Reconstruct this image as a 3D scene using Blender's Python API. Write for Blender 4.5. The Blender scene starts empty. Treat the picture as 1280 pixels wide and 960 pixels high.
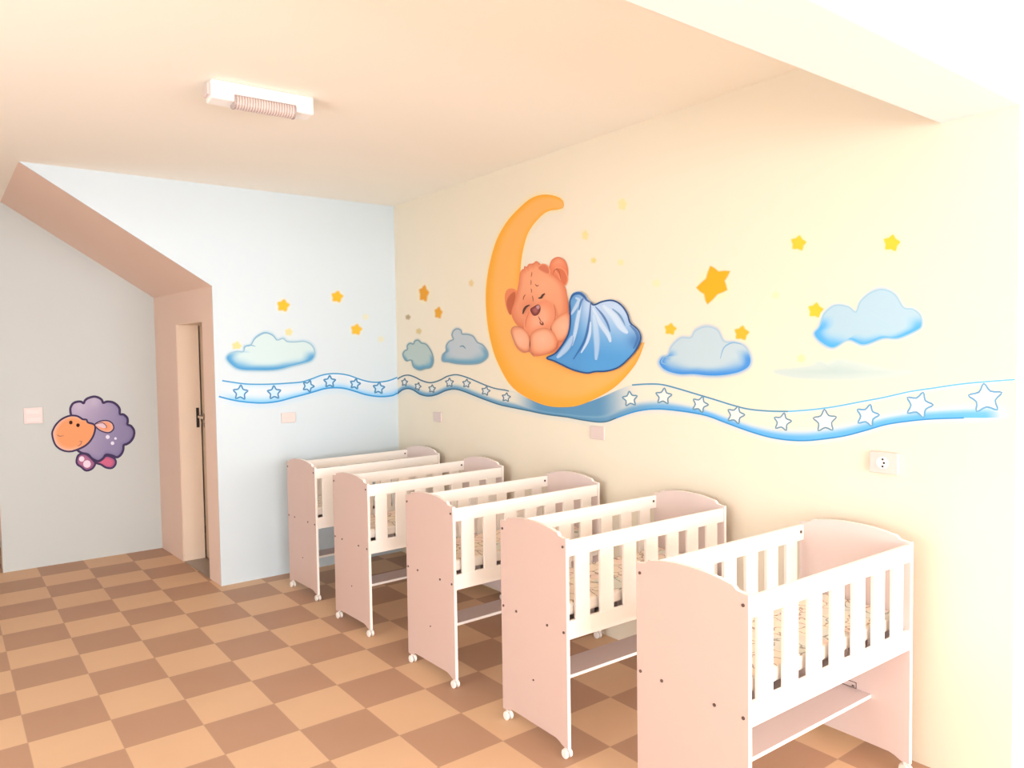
import bpy, bmesh, math
from mathutils import Vector, Matrix

C = bpy.context.scene.collection
S = 0.34                                   # one floor tile in metres; all room measures below are in tiles

# ------------------------------------------------------------------ camera
F, YAW, PITCH, ROLL = 937.58, 0.65301, -0.04139, -0.01489
CAM = Vector((-3.77826, -15.86969, 5.14995))
fw = Vector((math.sin(YAW)*math.cos(PITCH), math.cos(YAW)*math.cos(PITCH), math.sin(PITCH)))
r0 = Vector((math.cos(YAW), -math.sin(YAW), 0)); u0 = r0.cross(fw)
RT = math.cos(ROLL)*r0 + math.sin(ROLL)*u0
UP = -math.sin(ROLL)*r0 + math.cos(ROLL)*u0
cam_d = bpy.data.cameras.new('camera'); cam = bpy.data.objects.new('camera', cam_d); C.objects.link(cam)
cam_d.sensor_width = 36; cam_d.lens = 36*F/1280; cam_d.clip_start = 0.02
M = Matrix((RT, UP, -fw)).transposed().to_4x4(); M.translation = CAM*S
cam.matrix_world = M
bpy.context.scene.camera = cam

XR, YB, YS, ZC = 5.69, 1.40, 5.98, 8.96     # right wall, back wall, alcove wall, ceiling
BF, BN, BZ = -11.87, -12.68, 7.77           # beam far / near face, underside

def on_wall(px, py, wall, off=0.0):
    """measured point of the photograph -> point on that wall (metres), lifted off by `off` metres"""
    d = fw + (px-640)/F*RT - (py-480)/F*UP
    ax, val = {'right': (0, XR), 'back': (1, YB), 'alcove': (1, YS), 'ceiling': (2, ZC)}[wall]
    t = (val - off/S - CAM[ax])/d[ax]
    return (CAM + d*t)*S

# ------------------------------------------------------------------ materials
def lin(c): 
    c = c/255
    return c/12.92 if c <= .04045 else ((c+.055)/1.055)**2.4
def L3(c): return tuple(lin(v) for v in c)
def material(name, rgb, rough=.6, spec=.3, metal=0, bump=None, var=None):
    m = bpy.data.materials.new(name); m.use_nodes = True
    nt = m.node_tree; b = nt.nodes['Principled BSDF']
    b.inputs['Base Color'].default_value = (*rgb, 1); b.inputs['Roughness'].default_value = rough
    b.inputs['Specular IOR Level'].default_value = spec; b.inputs['Metallic'].default_value = metal
    if bump or var:
        tc = nt.nodes.new('ShaderNodeTexCoord'); n = nt.nodes.new('ShaderNodeTexNoise')
        nt.links.new(tc.outputs['Object'], n.inputs['Vector'])
        n.inputs['Scale'].default_value = (bump or var)[0]; n.inputs['Detail'].default_value = 4
        if bump:
            bp = nt.nodes.new('ShaderNodeBump'); bp.inputs['Strength'].default_value = bump[1]; bp.inputs['Distance'].default_value = .002
            nt.links.new(n.outputs['Fac'], bp.inputs['Height']); nt.links.new(bp.outputs['Normal'], b.inputs['Normal'])
        if var:
            mx = nt.nodes.new('ShaderNodeMix'); mx.data_type = 'RGBA'
            n2 = nt.nodes.new('ShaderNodeTexNoise'); n2.inputs['Scale'].default_value = var[0]
            nt.links.new(tc.outputs['Object'], n2.inputs['Vector'])
            mx.inputs[6].default_value = (*rgb, 1); mx.inputs[7].default_value = (*[v*var[1] for v in rgb], 1)
            nt.links.new(n2.outputs['Fac'], mx.inputs[0]); nt.links.new(mx.outputs[2], b.inputs['Base Color'])
    return m
CREAM, PALEBLUE = (.79, .737, .615), (.58, .67, .73)
MAT = {
 'cream': material('cream_wall_paint', CREAM, .75, .2, bump=(60, .05)),
 'blue':  material('pale_blue_wall_paint', PALEBLUE, .75, .2, bump=(60, .05)),
 'grey':  material('pale_grey_wall_paint', (.54, .575, .575), .75, .2, bump=(60, .08), var=(1.2, .97)),
 'peach': material('peach_ceiling_paint', (.92, .90, .83), .8, .15, bump=(50, .06), var=(.8, .97)),
 'beam':  material('pinkish_white_beam_paint', (.85, .82, .87), .8, .15, bump=(50, .06)),
 'rose':  material('salmon_passage_paint', (.80, .62, .53), .8, .15, bump=(50, .06), var=(.8, .97)),
 'white': material('white_wall_paint', (.90, .89, .87), .8, .15, bump=(50, .06)),
 'lacquer': material('white_lacquered_board', (.61, .46, .415), .38, .4, var=(3, .985)),  # white board with warm floor bounce put into its colour, for outer faces
 'liner': material('pale_lacquered_board_inside', (.74, .63, .62), .38, .4, var=(3, .985)),  # same board in a lighter tone, for faces with less painted bounce
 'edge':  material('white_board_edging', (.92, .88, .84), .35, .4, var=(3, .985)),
 'plastic': material('white_plastic', (.85, .80, .76), .4, .4, var=(9, .97)),
 'plate': material('socket_plate_plastic', (.70, .59, .57), .35, .4, var=(9, .97)),
 'dark':  material('dark_metal', (.03, .022, .02), .45, .4, var=(40, .8)),
 'screw': material('brown_screw_cap', (.13, .09, .075), .5, .3, var=(40, .8)),
 'steel': material('brushed_steel', (.62, .56, .50), .3, .5, 1, var=(60, .85)),
 'jamb':  material('beige_door_frame', (.84, .69, .56), .55, .3, var=(2, .97)),
 'leaf':  material('beige_door_leaf', (.58, .45, .34), .55, .3, var=(2, .95)),
 'granite': material('grey_granite', (.36, .29, .24), .35, .4, var=(90, .6)),
 'lamp':  material('white_lamp_housing', (.93, .93, .92), .35, .4, var=(9, .99)),
 'reflector': material('ribbed_lens_plastic', (.55, .47, .47), .2, .6, var=(120, .6)),
 'sheet': None,
}
def floor_material():
    m = bpy.data.materials.new('checked_floor_tiles'); m.use_nodes = True; nt = m.node_tree; N = nt.nodes; K = nt.links
    b = N['Principled BSDF']; tc = N.new('ShaderNodeTexCoord')
    mp = N.new('ShaderNodeMapping'); mp.inputs['Scale'].default_value = (1/S, 1/S, 1/S); mp.inputs['Location'].default_value = (1, 0, .5)
    K.new(tc.outputs['Object'], mp.inputs['Vector'])
    ck = N.new('ShaderNodeTexChecker'); ck.inputs['Scale'].default_value = 1
    K.new(mp.outputs['Vector'], ck.inputs['Vector'])
    ck.inputs['Color1'].default_value = (*FL[0], 1); ck.inputs['Color2'].default_value = (*FL[1], 1)
    no = N.new('ShaderNodeTexNoise'); no.inputs['Scale'].default_value = 2.2; no.inputs['Detail'].default_value = 5
    K.new(tc.outputs['Object'], no.inputs['Vector'])
    rg = N.new('ShaderNodeMapRange'); rg.inputs['To Min'].default_value = .93; rg.inputs['To Max'].default_value = 1.07
    K.new(no.outputs['Fac'], rg.inputs['Value'])
    mul = N.new('ShaderNodeMix'); mul.data_type = 'RGBA'; mul.blend_type = 'MULTIPLY'; mul.inputs[0].default_value = 1
    K.new(ck.outputs['Color'], mul.inputs[6]); K.new(rg.outputs['Result'], mul.inputs[7])
    # grout: distance to the nearest tile edge
    br = N.new('ShaderNodeTexBrick'); br.offset = 0; br.inputs['Scale'].default_value = 1
    br.inputs['Brick Width'].default_value = 1; br.inputs['Row Height'].default_value = 1; br.inputs['Mortar Size'].default_value = .008
    br.inputs['Color1'].default_value = br.inputs['Color2'].default_value = (0, 0, 0, 1); br.inputs['Mortar'].default_value = (1, 1, 1, 1)
    K.new(mp.outputs['Vector'], br.inputs['Vector'])
    gm = N.new('ShaderNodeMix'); gm.data_type = 'RGBA'; gm.inputs[7].default_value = (.44, .28, .18, 1)
    sc = N.new('ShaderNodeMath'); sc.operation = 'MULTIPLY'; sc.inputs[1].default_value = .45
    K.new(br.outputs['Color'], sc.inputs[0]); K.new(sc.outputs[0], gm.inputs[0]); K.new(mul.outputs[2], gm.inputs[6])
    K.new(gm.outputs[2], b.inputs['Base Color'])
    b.inputs['Roughness'].default_value = .5; b.inputs['Specular IOR Level'].default_value = .25
    return m
FL = ((.665, .435, .27), (.45, .268, .174))
MAT['floor'] = floor_material()
def sheet_material():
    m = bpy.data.materials.new('printed_mattress_fabric'); m.use_nodes = True; nt = m.node_tree; N = nt.nodes; K = nt.links
    b = N['Principled BSDF']; tc = N.new('ShaderNodeTexCoord')
    no = N.new('ShaderNodeTexNoise'); no.inputs['Scale'].default_value = 14; no.inputs['Detail'].default_value = 2
    K.new(tc.outputs['Object'], no.inputs['Vector'])
    mxv = N.new('ShaderNodeMix'); mxv.data_type = 'RGBA'; mxv.inputs[0].default_value = .08
    K.new(tc.outputs['Object'], mxv.inputs[6]); K.new(no.outputs['Color'], mxv.inputs[7])
    vo = N.new('ShaderNodeTexVoronoi'); vo.feature = 'DISTANCE_TO_EDGE'; vo.inputs['Scale'].default_value = 11
    K.new(mxv.outputs[2], vo.inputs['Vector'])
    rp = N.new('ShaderNodeValToRGB'); rp.color_ramp.elements[0].position = .012; rp.color_ramp.elements[1].position = .04
    rp.color_ramp.elements[0].color = (.45, .37, .34, 1); rp.color_ramp.elements[1].color = (.94, .86, .78, 1)
    K.new(vo.outputs['Distance'], rp.inputs['Fac'])
    v2 = N.new('ShaderNodeTexVoronoi'); v2.inputs['Scale'].default_value = 9; K.new(tc.outputs['Object'], v2.inputs['Vector'])
    hs = N.new('ShaderNodeValToRGB'); e = hs.color_ramp.elements; e[0].position = 0; e[0].color = (.94, .86, .76, 1); e[1].position = 1; e[1].color = (.95, .90, .84, 1)
    a = e.new(.30); a.color = (.93, .78, .74, 1); a = e.new(.55); a.color = (.72, .82, .80, 1); a = e.new(.75); a.color = (.94, .88, .74, 1)
    hs.color_ramp.interpolation = 'CONSTANT'
    sp = N.new('ShaderNodeSeparateColor'); K.new(v2.outputs['Color'], sp.inputs['Color']); K.new(sp.outputs[0], hs.inputs['Fac'])
    mu = N.new('ShaderNodeMix'); mu.data_type = 'RGBA'; mu.blend_type = 'MULTIPLY'; mu.inputs[0].default_value = .75
    K.new(rp.outputs['Color'], mu.inputs[6]); K.new(hs.outputs['Color'], mu.inputs[7])
    K.new(mu.outputs[2], b.inputs['Base Color']); b.inputs['Roughness'].default_value = .8
    return m
MAT['sheet'] = sheet_material()
MAT['mattress_white'] = material('white_mattress_edge', (.86, .80, .74), .8, .2, var=(20, .95))
def paint_material():
    m = bpy.data.materials.new('mural_paint'); m.use_nodes = True; nt = m.node_tree; N = nt.nodes; K = nt.links
    b = N['Principled BSDF']; at = N.new('ShaderNodeAttribute'); at.attribute_name = 'paint'
    K.new(at.outputs['Color'], b.inputs['Base Color']); b.inputs['Roughness'].default_value = .75; b.inputs['Specular IOR Level'].default_value = .2
    return m
MAT['paint'] = paint_material()

# ------------------------------------------------------------------ mesh helpers (tile units in, metres out)
def link(name, bm, mat, parent=None, smooth=False):
    me = bpy.data.meshes.new(name)
    bmesh.ops.recalc_face_normals(bm, faces=bm.faces)
    bm.to_mesh(me); bm.free()
    for mm in (mat if isinstance(mat, (list, tuple)) else [mat]): me.materials.append(MAT[mm])
    if smooth:
        for p in me.polygons: p.use_smooth = True
    o = bpy.data.objects.new(name, me); C.objects.link(o)
    if parent: o.parent = parent
    return o
def tag(o, label=None, cat=None, group=None, kind=None):
    if label: o['label'] = label
    if cat: o['category'] = cat
    if group: o['group'] = group
    if kind: o['kind'] = kind
    return o
def empty(name, loc, rz=0, parent=None):
    o = bpy.data.objects.new(name, None); C.objects.link(o)
    o.empty_display_size = .1; o.location = Vector(loc)*S; o.rotation_euler = (0, 0, rz)
    if parent: o.parent = parent
    return o
def box(bm, lo, hi, bev=0, seg=2):
    vs = [bm.verts.new(Vector((x, y, z))*S) for x in (lo[0], hi[0]) for y in (lo[1], hi[1]) for z in (lo[2], hi[2])]
    fs = [bm.faces.new([vs[i] for i in q]) for q in ((0,1,3,2),(4,6,7,5),(0,4,5,1),(2,3,7,6),(0,2,6,4),(1,5,7,3))]
    if bev:
        es = {e for f in fs for e in f.edges}
        bmesh.ops.bevel(bm, geom=list(es), offset=bev*S, segments=seg, affect='EDGES', profile=.6)
    return fs
def prism(bm, pts, vec):
    """pts: 3-D outline in tiles, extruded by vec"""
    a = [bm.verts.new(Vector(p)*S) for p in pts]; b = [bm.verts.new((Vector(p)+Vector(vec))*S) for p in pts]
    bm.faces.new(a); bm.faces.new(list(reversed(b)))
    n = len(pts)
    for i in range(n): bm.faces.new((a[i], b[i], b[(i+1) % n], a[(i+1) % n]))
def cyl(bm, c, axis, r, h, n=20, bev=0):
    ax = Vector(axis).normalized(); q = Vector((0, 0, 1)).rotation_difference(ax).to_matrix().to_4x4()
    res = bmesh.ops.create_cone(bm, cap_ends=True, segments=n, radius1=r*S, radius2=r*S, depth=h*S, matrix=Matrix.Translation(Vector(c)*S) @ q)
    if bev:
        es = [e for e in {e for v in res['verts'] for e in v.link_edges} if len(e.link_faces) == 2 and e.calc_face_angle(0) > 1]
        bmesh.ops.bevel(bm, geom=es, offset=bev*S, segments=2, affect='EDGES')
def structure(name, bm, mat, parent=None):
    o = link(name, bm, mat, parent); o['kind'] = 'structure'; return o
def copy_tree(o, parent=None):
    c = o.copy(); C.objects.link(c); c.parent = parent
    for ch in list(o.children): copy_tree(ch, c)
    return c

# ------------------------------------------------------------------ room shell
X0, X1, Y0, Y1 = -10.0, 13.0, -34.0, 9.5
bm = bmesh.new(); box(bm, (X0-.5, Y0-.5, -.4), (X1+.5, Y1, 0)); structure('floor', bm, 'floor')
bm = bmesh.new(); box(bm, (X0-.5, Y0-.5, ZC), (X1+.5, Y1, ZC+.4)); structure('ceiling', bm, 'peach')
bm = bmesh.new(); box(bm, (XR, BN, 0), (XR+.5, YB+.5, ZC)); structure('wall_right', bm, 'cream')
bm = bmesh.new(); box(bm, (XR+.5, BN, 0), (X1, BN+.5, ZC)); structure('wall_return', bm, 'white')
# ceiling beam: peach underside, white side towards the front room
bm = bmesh.new(); box(bm, (X0, BN, BZ), (XR, BF, ZC))
ob = structure('ceiling_beam', bm, ['beam', 'white'])
for p in ob.data.polygons:
    if p.normal.y < -.5: p.material_index = 1
# back wall with the sloping stair cut on its left
bm = bmesh.new(); prism(bm, [(XR, YB, 0), (1.113, YB, 0), (1.113, YB, 6.73), (-2.40, YB, ZC), (XR, YB, ZC)], (0, .02, 0))
structure('wall_back', bm, 'blue')
# passage side wall with the door opening
A, B = Vector((1.113, YB, 0)), Vector((.889, YS, 0))
def pas(y, z, dx=0):
    t = (y-YB)/(YS-YB); v = A.lerp(B, t); return (v.x+dx, y, z)
D0, D1, DZ = 2.16, 4.13, 6.0
bm = bmesh.new()
for y0, y1, z0, z1 in ((YB+.021, D0, 0, 6.74), (D1, YS, 0, 6.77), (D0, D1, DZ, 6.76)):
    prism(bm, [pas(y0, z0), pas(y1, z0), pas(y1, z1), pas(y0, z1)], (.52, 0, 0))
structure('wall_passage', bm, 'rose')
# sloping soffit under the stair
a, b, c, d = (1.113, YB, 6.73), (.89, YS, 6.77), (-2.44, YS, ZC), (-2.40, YB, ZC)
bm = bmesh.new()
lo = [bm.verts.new(Vector(p)*S) for p in (a, b, c, d)]
hi = [bm.verts.new((Vector(p)+Vector((.3, .0, .3)))*S) for p in (a, b, c, d)]
for v in (hi[0], hi[3], lo[0], lo[3]): v.co.y += .022*S
bm.faces.new(lo); bm.faces.new(hi[::-1])
for i in range(4): bm.faces.new((lo[i], hi[i], hi[(i+1) % 4], lo[(i+1) % 4]))
structure('ceiling_slope', bm, 'rose')
# alcove wall (sheep), its open left end and the space behind
bm = bmesh.new(); box(bm, (-2.70, YS, 0), (2.0, YS+.5, ZC))
ob = structure('wall_alcove', bm, ['grey', 'rose'])
for p in ob.data.polygons:
    if p.normal.x < -.5: p.material_index = 1
bm = bmesh.new(); box(bm, (X0, Y1-.5, 0), (X1, Y1, ZC)); structure('wall_far', bm, 'grey')
LW = (-13.0, -5.0, 1.4, 5.6)                 # made-up opening in the unseen left wall, added for fill light
bm = bmesh.new(); box(bm, (X0-.5, Y0, 0), (X0, LW[0], ZC)); box(bm, (X0-.5, LW[1], 0), (X0, Y1, ZC))
box(bm, (X0-.5, LW[0], 0), (X0, LW[1], LW[2])); box(bm, (X0-.5, LW[0], LW[3]), (X0, LW[1], ZC)); structure('wall_left', bm, 'white')
bm = bmesh.new()
for y0, y1, z0, z1 in ((LW[0], LW[1], LW[2], LW[2]+.15), (LW[0], LW[1], LW[3]-.15, LW[3]), (LW[0], LW[0]+.15, LW[2], LW[3]), (LW[1]-.15, LW[1], LW[2], LW[3]), (-9.08, -8.92, LW[2], LW[3])):
    box(bm, (X0-.35, y0, z0), (X0-.2, y1, z1))
structure('window_3', bm, 'lamp')  # frame of the added opening, out of view
bm = bmesh.new(); box(bm, (X1, Y0, 0), (X1+.5, Y1, ZC)); structure('wall_side', bm, 'white')
# front wall (behind the camera) with two wide window openings
WIN = ((-8.6, -.4), (1.6, 11.6)); WZ0, WZ1 = .3, 8.2
bm = bmesh.new()
box(bm, (X0-.5, Y0-.5, 0), (X1+.5, Y0, WZ0)); box(bm, (X0-.5, Y0-.5, WZ1), (X1+.5, Y0, ZC))
for xa, xb in ((X0-.5, WIN[0][0]), (WIN[0][1], WIN[1][0]), (WIN[1][1], X1+.5)): box(bm, (xa, Y0-.5, WZ0), (xb, Y0, WZ1))
structure('wall_front', bm, 'white')
for i, (xa, xb) in enumerate(WIN):
    bm = bmesh.new()
    for lo_, hi_ in (((xa, WZ0), (xb, WZ0+.15)), ((xa, WZ1-.15), (xb, WZ1)), ((xa, WZ0), (xa+.15, WZ1)), ((xb-.15, WZ0), (xb, WZ1)),
                     (((xa+xb)/2-.08, WZ0), ((xa+xb)/2+.08, WZ1))):
        box(bm, (lo_[0], Y0-.35, lo_[1]), (hi_[0], Y0-.2, hi_[1]))
    structure('window_%d' % (i+1), bm, 'lamp')

# door in the passage wall
dr = empty('door_1', (1.52, (D0+D1)/2, 0)); dr['kind'] = 'structure'
def rel(bm, o): bmesh.ops.translate(bm, verts=bm.verts, vec=-o.location)
bm = bmesh.new(); box(bm, (1.53, D0-.2, .03), (1.62, D1-.03, DZ), .01); rel(bm, dr); link('door_leaf', bm, 'leaf', dr)
bm = bmesh.new(); prism(bm, [pas(D1-.04, 0, .012), (1.50, D1-.04, 0), (1.50, D1-.04, DZ), pas(D1-.04, DZ, .012)], (0, .039, 0)); rel(bm, dr)
jb = link('door_jamb', bm, 'jamb', dr)
bm = bmesh.new(); prism(bm, [pas(D0, DZ-.03, .012), pas(D1-.04, DZ-.03, .012), (1.52, D1-.04, DZ-.03), (1.52, D0, DZ-.03)], (0, 0, .029)); rel(bm, dr); link('door_head', bm, 'jamb', dr)
bm = bmesh.new(); prism(bm, [pas(D0, .004, .01), (1.6, D0, .004), (1.6, D1-.04, .004), pas(D1-.04, .004, .01)], (0, 0, .012)); rel(bm, dr); link('threshold', bm, 'granite', dr)
bm = bmesh.new(); box(bm, (1.385, D1-.055, 3.38), (1.455, D1-.041, 3.88), .004); rel(bm, dr); link('strike_plate', bm, 'dark', dr)
bm = bmesh.new()
cyl(bm, (1.52, 3.93, 3.66), (1, 0, 0), .085, .03, 24, .005); cyl(bm, (1.46, 3.93, 3.66), (1, 0, 0), .035, .12)
box(bm, (1.38, 3.55, 3.63), (1.43, 3.96, 3.69), .02); cyl(bm, (1.52, 3.93, 3.44), (1, 0, 0), .06, .03, 20)
rel(bm, dr); link('door_handle', bm, 'steel', dr)

# ------------------------------------------------------------------ cribs
CL, CW, CH = 3.147, 1.42, 2.82
TH = .05
def end_outline(h=CH):
    b, k = .135, .06
    pts = [(0, b), (.09, b), (.13, b+.012), (.18, b+.05), (.24, b+k), (CW-.24, b+k), (CW-.18, b+.05), (CW-.13, b+.012), (CW-.09, b), (CW, b)]
    sh = [(0, h), (.06, h), (.12, h+.003), (.145, h+.012), (.16, h+.036), (.175, h+.054), (.20, h+.062), (.25, h+.066)]
    top = [(CW-y, z) for y, z in sh]
    for i in range(1, 12):
        t = i/12; y = (CW-.25)*(1-t)+.25*t
        top.append((y, h+.066+.045*(1-abs(2*t-1)**2.2)))
    top += sh[::-1]
    return pts+top
RZ0, RZ1, TZ0, TZ1 = 1.525, 1.76, 2.585, 2.787
def make_crib():
    root = empty('baby_crib', (0, 0, 0))
    ends = []
    for s in (0, 1):
        x = 0 if s == 0 else CL-TH
        bm = bmesh.new(); prism(bm, [(x, y, z) for y, z in end_outline()], (TH, 0, 0))
        es = [e for e in bm.edges if len(e.link_faces) == 2 and abs(e.verts[0].co.x-e.verts[1].co.x) < 1e-6]
        bmesh.ops.bevel(bm, geom=es, offset=.006*S, segments=2, affect='EDGES')
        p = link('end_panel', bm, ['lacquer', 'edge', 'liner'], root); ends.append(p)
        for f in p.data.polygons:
            f.material_index = 1 if abs(f.normal.x) < .9 else (0 if (f.normal.x < 0) == (s == 0) else 2)  # outer faces take the bounce-tinted copy, inner faces the lighter one
        xo = -.004 if s == 0 else CL+.004
        for y, z in ((.06, 2.71), (.06, 1.62), (.39, 1.62), (CW-.36, 1.62), (CW-.06, 2.71), (CW-.06, 1.62), (.70, .79)):
            bm = bmesh.new(); cyl(bm, (xo, y, z), (1, 0, 0), .017 if z > 1 else .012, .012, 14); link('screw_cap', bm, 'screw', p)
    for s in (0, 1):
        y0, y1 = (.015, .062) if s == 0 else (CW-.062, CW-.015)
        bm = bmesh.new(); box(bm, (TH, y0, TZ0), (CL-TH, y1, TZ1), .006); tr = link('top_rail', bm, 'edge', root)
        bm = bmesh.new(); box(bm, (TH, y0, RZ0), (CL-TH, y1, RZ1), .006); link('bottom_rail', bm, 'edge', root)
        for k in range(7):
            xc = CL/2-.01 + (k-3)*.424
            bm = bmesh.new(); box(bm, (xc-.118, y0+.003, RZ1-.02), (xc+.118, y1-.003, TZ0+.02), .005); link('slat', bm, 'edge', root)
        if s == 1:
            for x in (TH+.07, CL-TH-.07):
                bm = bmesh.new(); cyl(bm, (x, y0-.003, 2.70), (0, 1, 0), .02, .012, 14); link('screw_cap', bm, 'screw', tr)
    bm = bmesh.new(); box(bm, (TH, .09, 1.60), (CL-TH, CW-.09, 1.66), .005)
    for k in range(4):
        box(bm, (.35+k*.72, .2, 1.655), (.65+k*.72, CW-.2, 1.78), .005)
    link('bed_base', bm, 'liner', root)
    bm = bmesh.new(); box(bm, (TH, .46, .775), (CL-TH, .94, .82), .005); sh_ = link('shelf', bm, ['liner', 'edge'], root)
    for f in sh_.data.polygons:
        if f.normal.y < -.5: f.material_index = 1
    for x in (TH/2+.004, CL-TH/2-.004):
        for y in (.075, CW-.075):
            w = .04
            bm = bmesh.new()
            cyl(bm, (x, y, .118), (0, 0, 1), .016, .05, 12)
            # hood over the wheels
            n = 12; prof = [(.075*math.cos(math.pi*i/n), .062+.062*math.sin(math.pi*i/n)) for i in range(n+1)]
            prof += [(-.045, .062)] + [(.045*math.cos(math.pi*(n-i)/n), .062+.035*math.sin(math.pi*(n-i)/n)) for i in range(1, n)] + [(.045, .062)]
            prism(bm, [(x+.012-.016, y+a-.015, z) for a, z in prof], (.032, 0, 0))
            ca = link('caster', bm, 'plastic', root)
            bm = bmesh.new()
            for dx in (-.038, .03): cyl(bm, (x+dx+.004, y-.015, .0605), (1, 0, 0), .06, .034, 24, .008)
            cyl(bm, (x+.002, y-.015, .0605), (1, 0, 0), .02, .10, 12)
            link('caster_wheel', bm, 'plastic', ca)
    return root
def make_mattress():
    bm = bmesh.new(); box(bm, (TH+.03, .11, 1.785), (CL-TH-.03, CW-.11, 1.955), .05, 4)
    for f in bm.faces:
        f.material_index = 0 if f.normal.z > .6 else 1
    return link('crib_mattress', bm, ['sheet', 'mattress_white'])

PLACE = [(2.2158, -11.6608, -.0239), (2.36, -8.9023, -.02), (2.3581, -6.3171, .0168), (2.3096, -3.5553, .0247), (2.3727, -1.0208, .0413)]
CRIB_L = ['white baby crib nearest the camera, its whole slatted long side in view',
          'white baby crib second from the camera, directly behind the nearest one',
          'white baby crib in the middle of the row, two cribs on each side of it',
          'white baby crib second from the back wall, between the middle crib and the farthest one',
          'white baby crib farthest from the camera, standing against the pale blue back wall']
MAT_L = ['printed beige mattress inside the crib nearest the camera',
         'printed beige mattress inside the second crib from the camera',
         'printed beige mattress inside the middle crib of the five',
         'printed beige mattress inside the second crib from the back wall',
         'printed beige mattress inside the farthest crib, beside the back wall']
proto, mproto = make_crib(), make_mattress()
cribs = []
for i, (x, y, a) in enumerate(PLACE):
    o = proto if i == 0 else copy_tree(proto)
    mt = mproto if i == 0 else mproto.copy()
    if i: C.objects.link(mt)
    for q in (o, mt): q.location = Vector((x, y, 0))*S; q.rotation_euler = (0, 0, a)
    o.scale = mt.scale = (1, 1.04, 1.004) if i == 0 else (1, 1, 1)
    tag(o, CRIB_L[i], 'crib', 'white cribs in a row along the mural wall')
    tag(mt, MAT_L[i], 'mattress', 'printed mattresses in the cribs')
    cribs.append(o)
# small outlined sticker on the inner face of the nearest crib's far end panel
bm = bmesh.new(); box(bm, (CL-TH-.006, .64, .825), (CL-TH-.002, .90, .905)); st = link('sticker', bm, 'plate', cribs[0]); st['label'] = 'small white sticker with a dark outline'
bm = bmesh.new()
for y0, y1, z0, z1 in ((.64, .90, .825, .833), (.64, .90, .897, .905), (.64, .648, .825, .905), (.892, .90, .825, .905), (.67, .70, .84, .86)):
    box(bm, (CL-TH-.009, y0, z0), (CL-TH-.0061, y1, z1))
link('sticker_border', bm, 'screw', st)

# ------------------------------------------------------------------ ceiling lamp
lp = empty('ceiling_lamp', (0.06, -4.92, ZC), -.045)
tag(lp, 'long white box lamp with a ribbed lens mounted on the peach ceiling', 'ceiling lamp')
bm = bmesh.new(); box(bm, (-.72, -.27, -.26), (.72, .06, -.0005), .03, 3); link('housing', bm, 'lamp', lp)
pr = [(-.272, -.178), (-.286, -.20), (-.292, -.23), (-.288, -.265), (-.272, -.30), (-.24, -.325), (-.19, -.336), (-.13, -.325), (-.08, -.295), (-.06, -.262), (-.2, -.22)]
def lens_profile(g): return [(-.2+(y+.2)*g, -.23+(z+.23)*g) for y, z in pr]
bm = bmesh.new(); prism(bm, [(-.40, y, z) for y, z in pr], (.83, 0, 0))
ln = link('lens', bm, 'reflector', lp); ln['label'] = 'ribbed lens along the lower edge'
bm = bmesh.new()
for k in range(22): prism(bm, [(-.385+k*.0372, y, z) for y, z in lens_profile(1.06)], (.02, 0, 0))
link('lens_ribs', bm, 'plate', ln)
bm = bmesh.new()
for x in (-.42, .43): prism(bm, [(x, y, z) for y, z in lens_profile(1.1)], (.02, 0, 0))
box(bm, (-.42, -.285, -.182), (.45, -.271, -.170))
link('lens_frame', bm, 'reflector', lp)
bm = bmesh.new(); box(bm, (-.76, -.2, -.2), (-.719, .02, -.04), .01); link('end_cap', bm, 'plate', lp)

# ------------------------------------------------------------------ switch and socket plates
def plate(name, wall, px, py, w, h, label, cat, depth=.035):
    p = on_wall(px, py, wall)/S
    o = empty(name, p, {'right': -math.pi/2, 'back': 0, 'alcove': 0}[wall])    # local -y points into the room
    bm = bmesh.new(); box(bm, (-w/2, -depth, -h/2), (w/2, -.001, h/2), .012, 3); link('cover_plate', bm, 'plate', o)
    tag(o, label, cat); return o
o = plate('socket_outlet', 'right', 1107, 578, .36, .27, 'white socket plate with dark pin holes on the cream wall above the nearest crib', 'socket', .06)
bm = bmesh.new(); cyl(bm, (-.01, -.062, 0), (0, 1, 0), .075, .01, 28); fc = link('socket_face', bm, 'lamp', o)
for dz in (-.045, 0, .045):
    bm = bmesh.new(); cyl(bm, (.012 if dz == 0 else -.005, -.068, dz), (0, 1, 0), .014, .006, 14); link('pin_hole', bm, 'dark', fc)
plate('outlet_cover', 'right', 748, 541, .36, .24, 'pinkish blank plate on the cream wall just below the moon and ribbon', 'wall plate')
plate('outlet_cover', 'right', 548, 521, .34, .24, 'small blank plate on the cream wall near the room corner', 'wall plate')
o = plate('outlet_cover', 'back', 360, 522, .34, .24, 'pale blank plate low on the pale blue back wall under the ribbon', 'wall plate')
bm = bmesh.new(); cyl(bm, (0, -.037, .0), (0, 1, 0), .02, .006, 14); link('screw', bm, 'plate', o)
o = plate('light_switch', 'alcove', 41.5, 519.5, .40, .40, 'white double light switch on the alcove wall left of the sheep', 'light switch', .03)
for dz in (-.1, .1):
    bm = bmesh.new(); box(bm, (-.16, -.045, dz-.06), (.16, -.03, dz+.06), .008); link('rocker', bm, 'liner', o)

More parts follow.
